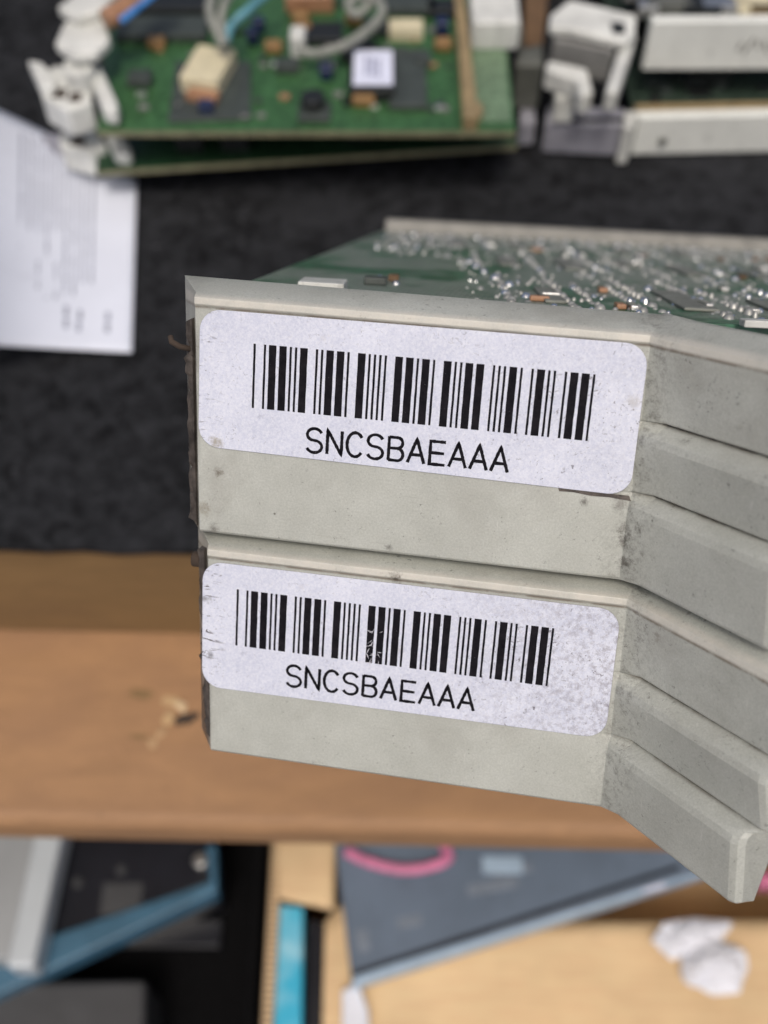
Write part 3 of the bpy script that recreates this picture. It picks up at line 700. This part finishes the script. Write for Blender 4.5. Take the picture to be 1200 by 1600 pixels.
# ---- stack of panel cards at the back right
def strip(root, a, b, z0, z1, mat, name, t=3.0):
    org = V(root.location) / MM; x = (b - a).normalized(); y = V((-x.y, x.x, 0))
    m = MB(); pts = [a, b, b + y * t, a + y * t]
    m.poly_prism([V((p.x, p.y, z0)) - org for p in pts], [V((p.x, p.y, z1)) - org for p in pts]); return m.build(name, mat, root, bevel=.4)
ra, rb_ = P(985, 242, 0.4), P(1420, 232, 0.4)
r1 = thing('panel_card', 'pale grey front panel card lying on the felt, lowest of the right stack', 'circuit card', loc=(ra + rb_) / 2)
strip(r1, ra, rb_, 0.3, 12.2, M['offwhite'], 'front_panel')
rx = (rb_ - ra).normalized(); ry = V((-rx.y, rx.x, 0))
m = MB(); o = V(r1.location) / MM; pts = [ra + ry * 3.1, rb_ + ry * 3.1, rb_ + ry * 120, ra + ry * 120]
m.poly_prism([V((p.x, p.y, 8.6)) - o for p in pts], [V((p.x, p.y, 10.2)) - o for p in pts]); m.build('board', M['pcb_dark'], r1)
m = MB(); m.poly_prism([V((p.x, p.y, 10.3)) - o for p in [ra + ry * 3.2, rb_ + ry * 3.2, rb_ + ry * 6, ra + ry * 6]], [V((p.x, p.y, 12.0)) - o for p in [ra + ry * 3.2, rb_ + ry * 3.2, rb_ + ry * 6, ra + ry * 6]]); m.build('rear_rail', M['brass'], r1)
pxprism('ejector_handle', [(852, 190), (975, 196), (978, 168), (856, 162)], 10.5, 10.2, M['lilac'], r1, bevel=.9)
pxprism('lever_fin', [(974, 200), (990, 200), (1000, 172), (976, 172)], 12, 11.7, M['white_plastic'], r1, bevel=.6)
pxbox('slot', 925, 187, 10.6, 18, 2.0, .1, M['chip'], r1, bevel=0)
pxbox('screw', 1034, 224, 4.0, 2, 2, 2, M['dim'], r1, bevel=.4)
pxbox('spacer_block', 1100, 120, 10.25, 12, 8, 9.6, M['chip'], r1); pxbox('spacer_block', 1010, 60, 10.25, 12, 8, 9.6, M['chip'], r1)
for k in range(14): pxbox('chip', random.uniform(1010, 1200), random.uniform(118, 160), 10.25, random.uniform(2, 6), random.uniform(2, 4), 1.2, random.choice((M['chip'], M['chipgrey'])), r1, bevel=.1)

Z2 = 20.0
ua, ub = P(1003, 110, Z2), P(1420, 108, Z2)
r2 = thing('panel_card', 'card with a wide white front panel and grey framed ejector, topmost of the right stack', 'circuit card', loc=(ua + ub) / 2)
strip(r2, ua, ub, Z2, Z2 + 13.8, M['offwhite'], 'front_panel')
o = V(r2.location) / MM; ux = (ub - ua).normalized(); uy = V((-ux.y, ux.x, 0))
pts = [ua + uy * 3.1, ub + uy * 3.1, ub + uy * 120, ua + uy * 120]
m = MB(); m.poly_prism([V((p.x, p.y, Z2 + 10)) - o for p in pts], [V((p.x, p.y, Z2 + 11.6)) - o for p in pts]); m.build('board', M['pcb_dark'], r2)
for px, py, w, d, mt in ((1040, 14, 12, 7, 'dim'), (1090, 8, 10, 12, 'chip'), (1120, 20, 9, 5, 'tin'), (1175, 12, 10, 12, 'cream'), (1030, -10, 20, 8, 'midgrey'), (1145, 0, 5, 16, 'cream'), (1010, 22, 5, 4, 'tin'), (1190, 28, 8, 3, 'brass')):
    pxbox('component', px, py, Z2 + 11.65, w, d, 3, M[mt], r2)
# handwriting-like grey smudge on the panel
for k in range(7):
    c = ua + ux * (24 + k * 2.3) - uy * .06; m = MB(); hh = random.uniform(2, 5)
    zc = Z2 + 7 + random.uniform(-1, 1)
    m.box(V((c.x, c.y, zc)) - o, (.7, .06, hh), Matrix((ux, uy, V((0, 0, 1)))).transposed() @ Matrix.Rotation(random.uniform(-.7, .7), 3, 'Y')); m.build('pencil_mark', M['grey_strip'], r2)
pxprism('ejector_handle', [(864, 60), (960, 80), (970, 44), (870, 26)], Z2 + 9, 9.5, M['midgrey'], r2, bevel=.8)
pxprism('ejector_frame', [(858, 42), (860, 22), (890, -2), (996, 22), (992, 52), (978, 66), (900, 46)], Z2 + 12, 2.6, M['white_plastic'], r2, bevel=.9)
pxprism('frame_leg', [(946, 142), (966, 144), (996, 50), (976, 46)], Z2 + 9, 6, M['white_plastic'], r2, bevel=.9)
pxprism('hook', [(852, 108), (856, 92), (918, 106), (928, 142), (908, 150), (900, 124)], Z2 + 5, 6, M['white_plastic'], r2, bevel=.9)
pxprism('hook_base', [(868, 152), (868, 128), (896, 130), (900, 152)], Z2 - 1, 8, M['white_plastic'], r2, bevel=.8)
pxbox('slot', 966, 44, Z2 + 12.1, 3.4, 5, .1, M['chip'], r2, bevel=0)

r3 = thing('panel_card', 'dull grey ejector end of a card standing between the two stacks', 'circuit card', loc=P(828, 226, .3))
pxprism('ejector_handle', [(806, 100), (850, 100), (848, 66), (812, 70)], 22, 14, M['dim'], r3, bevel=.9)
pxprism('latch_arm', [(812, 192), (838, 190), (832, 130), (815, 140)], 8, 7.6, M['lilac'], r3, bevel=.6)
pxprism('side_board', [(818, 78), (848, 70), (862, -60), (822, -60)], 22, 21.6, M['brown'], r3, bevel=.3)

# ---- printed sheet
mb = MB(); cs = [(-140, 500, 34), (206, 551, .7), (214, 281, .7), (-140, 100, 34)]
def sheet(s, t, dz=0.0):
    z = 0.8 + 34 * (1 - s) ** 2.2 + 1.0 * math.sin(t * 5) * (1 - s)
    lo = V((-150 + 356 * s, 530 + 21 * s ** .8)); hi = V((-150 + 364 * s, 100 + 181 * s))
    hi.y = 110 + 171 * s ** 1.0 - 8 * math.sin(s * math.pi)
    q = lo.lerp(hi, t); return P(q.x, q.y, z) + V((0, 0, dz))
ns, nt_ = 36, 24
g = [[mb.bm.verts.new(sheet(i / ns, j / nt_)) for i in range(ns + 1)] for j in range(nt_ + 1)]
for j in range(nt_):
    for i in range(ns): mb.bm.faces.new((g[j][i], g[j][i + 1], g[j + 1][i + 1], g[j + 1][i]))
sh = mb.build('printed_sheet', M['paper'], smooth=True)
md = sh.modifiers.new('thickness', 'SOLIDIFY'); md.thickness = .00012; md.offset = -1
tag(sh, 'curling white printed sheet lying on the black felt at the left', 'paper')
mb = MB()
for k in range(9):
    s0 = .50 + k * .039; t = .22 + random.uniform(0, .05) + (0.1 if k > 6 else 0)
    while t < .93:
        ln = random.uniform(.10, .30)
        a = [sheet(s0, t, .15), sheet(s0 + .011, t, .15), sheet(s0 + .011, min(t + ln, .95), .15), sheet(s0, min(t + ln, .95), .15)]
        mb.flat(a); t += ln + .008
for s0, t0 in ((.70, .10), (.755, .09), (.70, .16), (.76, .15), (.88, .10), (.882, .16)):
    mb.flat([sheet(s0, t0, .15), sheet(s0 + .02, t0, .15), sheet(s0 + .02, t0 + .05, .15), sheet(s0, t0 + .05, .15)])
mb.build('printed_text', M['paperink'], sh)

# ------------------------------------------------------------------ under the table
GR = -454.8
# open cardboard box with its flap folded out
ZR = -205.0
bx0, bx1 = P(414, 1500, ZR).x, P(1420, 1500, ZR).x
by0, by1 = P(600, 1720, ZR).y, P(600, 1230, ZR).y
box = thing('cardboard_box', 'open brown cardboard box under the table edge, corrugated rim at its left', 'box', loc=((bx0 + bx1) / 2, (by0 + by1) / 2, GR))
o = V(box.location) / MM
def wbox(root, c0, c1, mat, name, bevel=.4):
    org = V(root.location) / MM; c0, c1 = V(c0), V(c1)
    m = MB(); m.box((c0 + c1) / 2 - org, c1 - c0); return m.build(name, mat, root, bevel=bevel)
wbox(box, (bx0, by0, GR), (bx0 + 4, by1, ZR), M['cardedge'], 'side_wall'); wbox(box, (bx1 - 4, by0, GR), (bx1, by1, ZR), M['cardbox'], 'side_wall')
wbox(box, (bx0 + 4.1, by0, GR), (bx1 - 4.1, by0 + 4, ZR - 5), M['cardbox'], 'end_wall'); wbox(box, (bx0 + 4.1, by1 - 4, GR), (bx1 - 4.1, by1, ZR), M['cardbox'], 'end_wall')
wbox(box, (bx0 + 4.1, by0 + 4.1, GR), (bx1 - 4.1, by1 - 4.1, GR + 3), M['cardbox'], 'bottom')
# fluting visible on the rim
m = MB()
for k in range(60):
    y = by0 + 2 + k * 2.2
    if y > by1 - 2: break
    m.box(V((bx0 + 2, y, ZR + .15)) - o, (2.6, 1.0, .4))
m.build('fluting', M['cardbox'], box)
# flap folded in from the front; wavy
def flap(pts, name, n=14, amp=1.5, z=ZR + 1.0, zs=None):
    m = MB(); gg = []
    for j in range(n + 1):
        r = []
        for i in range(n + 1):
            s, t = i / n, j / n
            q = V(pts[0]).lerp(V(pts[1]), s).lerp(V(pts[3]).lerp(V(pts[2]), s), t)
            p = P(q.x, q.y, z); p.z += amp * mnoise.noise(V((p.x, p.y, 0)) * .03) + (zs(s, t) if zs else 0)
            r.append(m.bm.verts.new(p - o))
        gg.append(r)
    for j in range(n):
        for i in range(n): m.bm.faces.new((gg[j][i], gg[j][i + 1], gg[j + 1][i + 1], gg[j + 1][i]))
    ob = m.build(name, M['cardbox'], box, smooth=True); md = ob.modifiers.new('thickness', 'SOLIDIFY'); md.thickness = .0032; md.offset = -1
    return ob
flap([(545, 1446), (1400, 1436), (1400, 1760), (560, 1760)], 'flap', z=ZR - 4)
flap([(432, 1300), (524, 1300), (520, 1424), (434, 1404)], 'flap', n=8, amp=2.5, z=ZR + 2, zs=lambda s, t: 4 * s)
flap([(508, 1440), (545, 1400), (556, 1760), (500, 1760)], 'flap', n=8, amp=1, z=ZR - 3)
wbox(box, (P(880, 1500, ZR).x, P(900, 1452, ZR).y, ZR - 94), (bx1 - 5, by1 - 6, ZR - 90), M['cardbox'], 'inner_tray')

cy = pxprism('printed_carton', [(431, 1412), (474, 1416), (470, 1740), (420, 1740)], ZR - 2, 180, M['cyan'], bevel=1)
tag(cy, 'bright cyan printed carton standing just inside the corrugated rim', 'carton')
bp_ = pxprism('gap_shade', [(480, 1432), (510, 1440), (505, 1740), (474, 1740)], ZR - 8, 120, M['blackgloss'], bevel=1.5)  # black slab added where the gap beside the carton is dark
tag(bp_, 'narrow black slab added as the dark of the gap beside the cyan carton', 'slab')
# slate cover
sl_t = [(520, 1290), (1240, 1290), (1130, 1350), (548, 1524)]
st = thing('slate_folder', 'slate blue flat case with a pale blue edge lying across the cardboard box', 'case', loc=P(700, 1420, ZR - 2))
pxprism('cover', sl_t, ZR + 12, 10.5, M['slate'], st, bevel=.8)
pxprism('pale_edge', [(548, 1541), (556, 1516), (1142, 1338), (1160, 1346)], ZR + 9, 10.0, M['paleblue'], st, bevel=.8)
for px, py, w, d in ((567, 1470, 7, 12), (640, 1440, 14, 6), (770, 1385, 30, 6), (800, 1360, 24, 5), ):
    pxbox('faint_print', px, py, ZR + 12.05, w * .6, d * .6, .1, M['slateink'], st, rot=10, bevel=0)
pxprism('groove', [(552, 1527), (553, 1517), (1062, 1350), (1062, 1358)], ZR + 12.3, .28, M['blackgloss'], st, bevel=0)
pxbox('pale_sticker', 785, 1352, ZR + 12.05, 14, 6, .12, M['paleblue'], st, bevel=0)
pxbox('pale_tag', 1020, 1385, ZR + 9.1, 8, 3, .8, M['sticker'], st, rot=15, bevel=.1)
pk = pxtube('pink_cable', [(540, 1330, ZR + 14.5), (575, 1346, ZR + 14.5), (625, 1358, ZR + 14.5), (670, 1354, ZR + 14.5), (700, 1340, ZR + 14.5), (690, 1315, ZR + 14.5)], 1.9, M['pink'])
tag(pk, 'bright pink cable loop lying on the slate blue case', 'cable')
# tissue scraps
def tissue(pts, z, label, lift, seed):
    c = V((sum(p[0] for p in pts) / len(pts), sum(p[1] for p in pts) / len(pts))); bm = bmesh.new(); nr = 6; rings = []
    rim = []
    for i, p in enumerate(pts):
        q = pts[(i + 1) % len(pts)]
        for t in (0, .25, .5, .75): rim.append(V(p).lerp(V(q), t) + V((random.uniform(-2, 2), random.uniform(-2, 2))))
    for k in range(1, nr + 1):
        row = []
        for p in rim:
            q = c.lerp(p, k / nr); w = P(q.x, q.y, z)
            w.z += .6 + lift * (1 - (k / nr) ** 2) + 2.2 * abs(mnoise.noise(V((w.x, w.y, seed)) * .16)) + 1.3 * mnoise.noise(V((w.x, w.y, seed + 4)) * .42)
            row.append(bm.verts.new(w))
        rings.append(row)
    w = P(c.x, c.y, z); w.z += .6 + lift; mid = bm.verts.new(w); n = len(rim)
    for i in range(n): bm.faces.new((mid, rings[0][i], rings[0][(i + 1) % n]))
    for a, b in zip(rings, rings[1:]):
        for i in range(n):
            j = (i + 1) % n
            bm.faces.new((a[i], b[i], b[j])); bm.faces.new((a[i], b[j], a[j]))
    m = MB(); m.bm.free(); m.bm = bm
    ob = m.build('tissue_scrap', M['tissue'], shift=P(c.x, c.y, z)); md = ob.modifiers.new('thickness', 'SOLIDIFY'); md.thickness = .0004
    return tag(ob, label, 'tissue', 'torn tissue scraps')
tissue([(1018, 1472), (1036, 1444), (1080, 1437), (1142, 1444), (1124, 1470), (1080, 1484), (1048, 1500)], ZR - 2, 'long torn white tissue on the cardboard flap, nearer the wooden ledge', 3, 2)
tissue([(1064, 1494), (1084, 1478), (1112, 1472), (1164, 1490), (1166, 1520), (1152, 1552), (1112, 1556), (1068, 1536)], ZR - 1, 'square torn white tissue on the cardboard flap, nearer the front', 4, 9)
ws = pxprism('plastic_scrap', [(534, 1546), (560, 1536), (576, 1580), (580, 1700), (534, 1700)], ZR + 1.5, 3, M['tissue'], bevel=1)
tag(ws, 'white plastic scrap at the corner of the slate blue case', 'scrap')
pb2 = pxprism('pink_tag', [(1178, 1362), (1260, 1356), (1260, 1386), (1186, 1388)], ZR - 20, 8, M['pink'], bevel=2)
tag(pb2, 'small pink piece behind the tip of the grey handle', 'scrap')

# crate with discarded electronics on the left
ZC = -245.0
cx0, cx1 = P(-260, 1500, ZC).x, P(404, 1500, -205).x - 1
crate = thing('plastic_crate', 'deep black plastic crate of discarded electronics left of the cardboard box', 'crate', loc=((cx0 + cx1) / 2, (by0 + by1) / 2, GR))
wbox(crate, (cx0, by0, GR), (cx1, by1 + 20, ZC), M['blackcrate'], 'floor', 1)
wbox(crate, (cx1 - 3, by0, ZC + .1), (cx1, by1 + 20, -212), M['blackcrate'], 'side_wall', .6)
wbox(crate, (cx0, by0, ZC + .1), (cx0 + 3, by1 + 20, -212), M['blackcrate'], 'side_wall', .6)
wbox(crate, (cx0 + 3.1, by1 + 17, ZC + .1), (cx1 - 3.1, by1 + 20, -212), M['blackcrate'], 'end_wall', .6)
dv = thing('flat_device', 'glossy black flat device with a blue painted edge in the black crate', 'device', loc=P(180, 1420, ZC))
pxprism('top_plate', [(-120, 1290), (330, 1290), (334, 1378), (-120, 1540)], ZC + 42, 41.5, M['blackgloss'], dv, bevel=1)
pxprism('blue_edge', [(-120, 1610), (-120, 1530), (328, 1376), (320, 1320), (338, 1318), (340, 1392)], ZC + 44, 12, M['bluemetal'], dv, bevel=1.2)
pxbox('grey_sticker', 190, 1405, ZC + 42.05, 14, 11, .15, M['darkgrey'], dv, bevel=0)
m = MB(); m.cyl(P(314, 1347, ZC + 42) - V(dv.location) / MM, 2.6, 3, 16); m.build('screw', M['tin'], dv, bevel=.8)
for px, py in ((190, 1360), (122, 1380)):
    m = MB(); m.cyl(P(px, py, ZC + 42) - V(dv.location) / MM, 1.8, 1.2, 14); m.build('screw', M['darkgrey'], dv, bevel=.4)
sv = thing('silver_case', 'silver metal case with a pale raised rim at the far left under the table', 'case', loc=P(0, 1420, ZC + 44.2))
pxprism('lid', [(-200, 1290), (62, 1290), (14, 1500), (-200, 1500)], ZC + 56, 11.5, M['silver'], sv, bevel=.8)
pxprism('rim', [(56, 1290), (100, 1290), (52, 1512), (8, 1512)], ZC + 58, 13.5, M['silverrim'], sv, bevel=1.4)
dg = pxprism('grey_box', [(-120, 1536), (228, 1530), (226, 1720), (-120, 1720)], ZC + 36, 35.8, M['darkgrey'], bevel=2)
tag(dg, 'dark grey plastic box lying in front of the blue edged device', 'box')
gb2 = pxbox('metal_bracket', 270, 1462, ZC + .2, 38, 10, 4, M['blackgloss'], bevel=.5)
tag(gb2, 'dark flat bracket in the shadow beside the blue edged device', 'bracket')
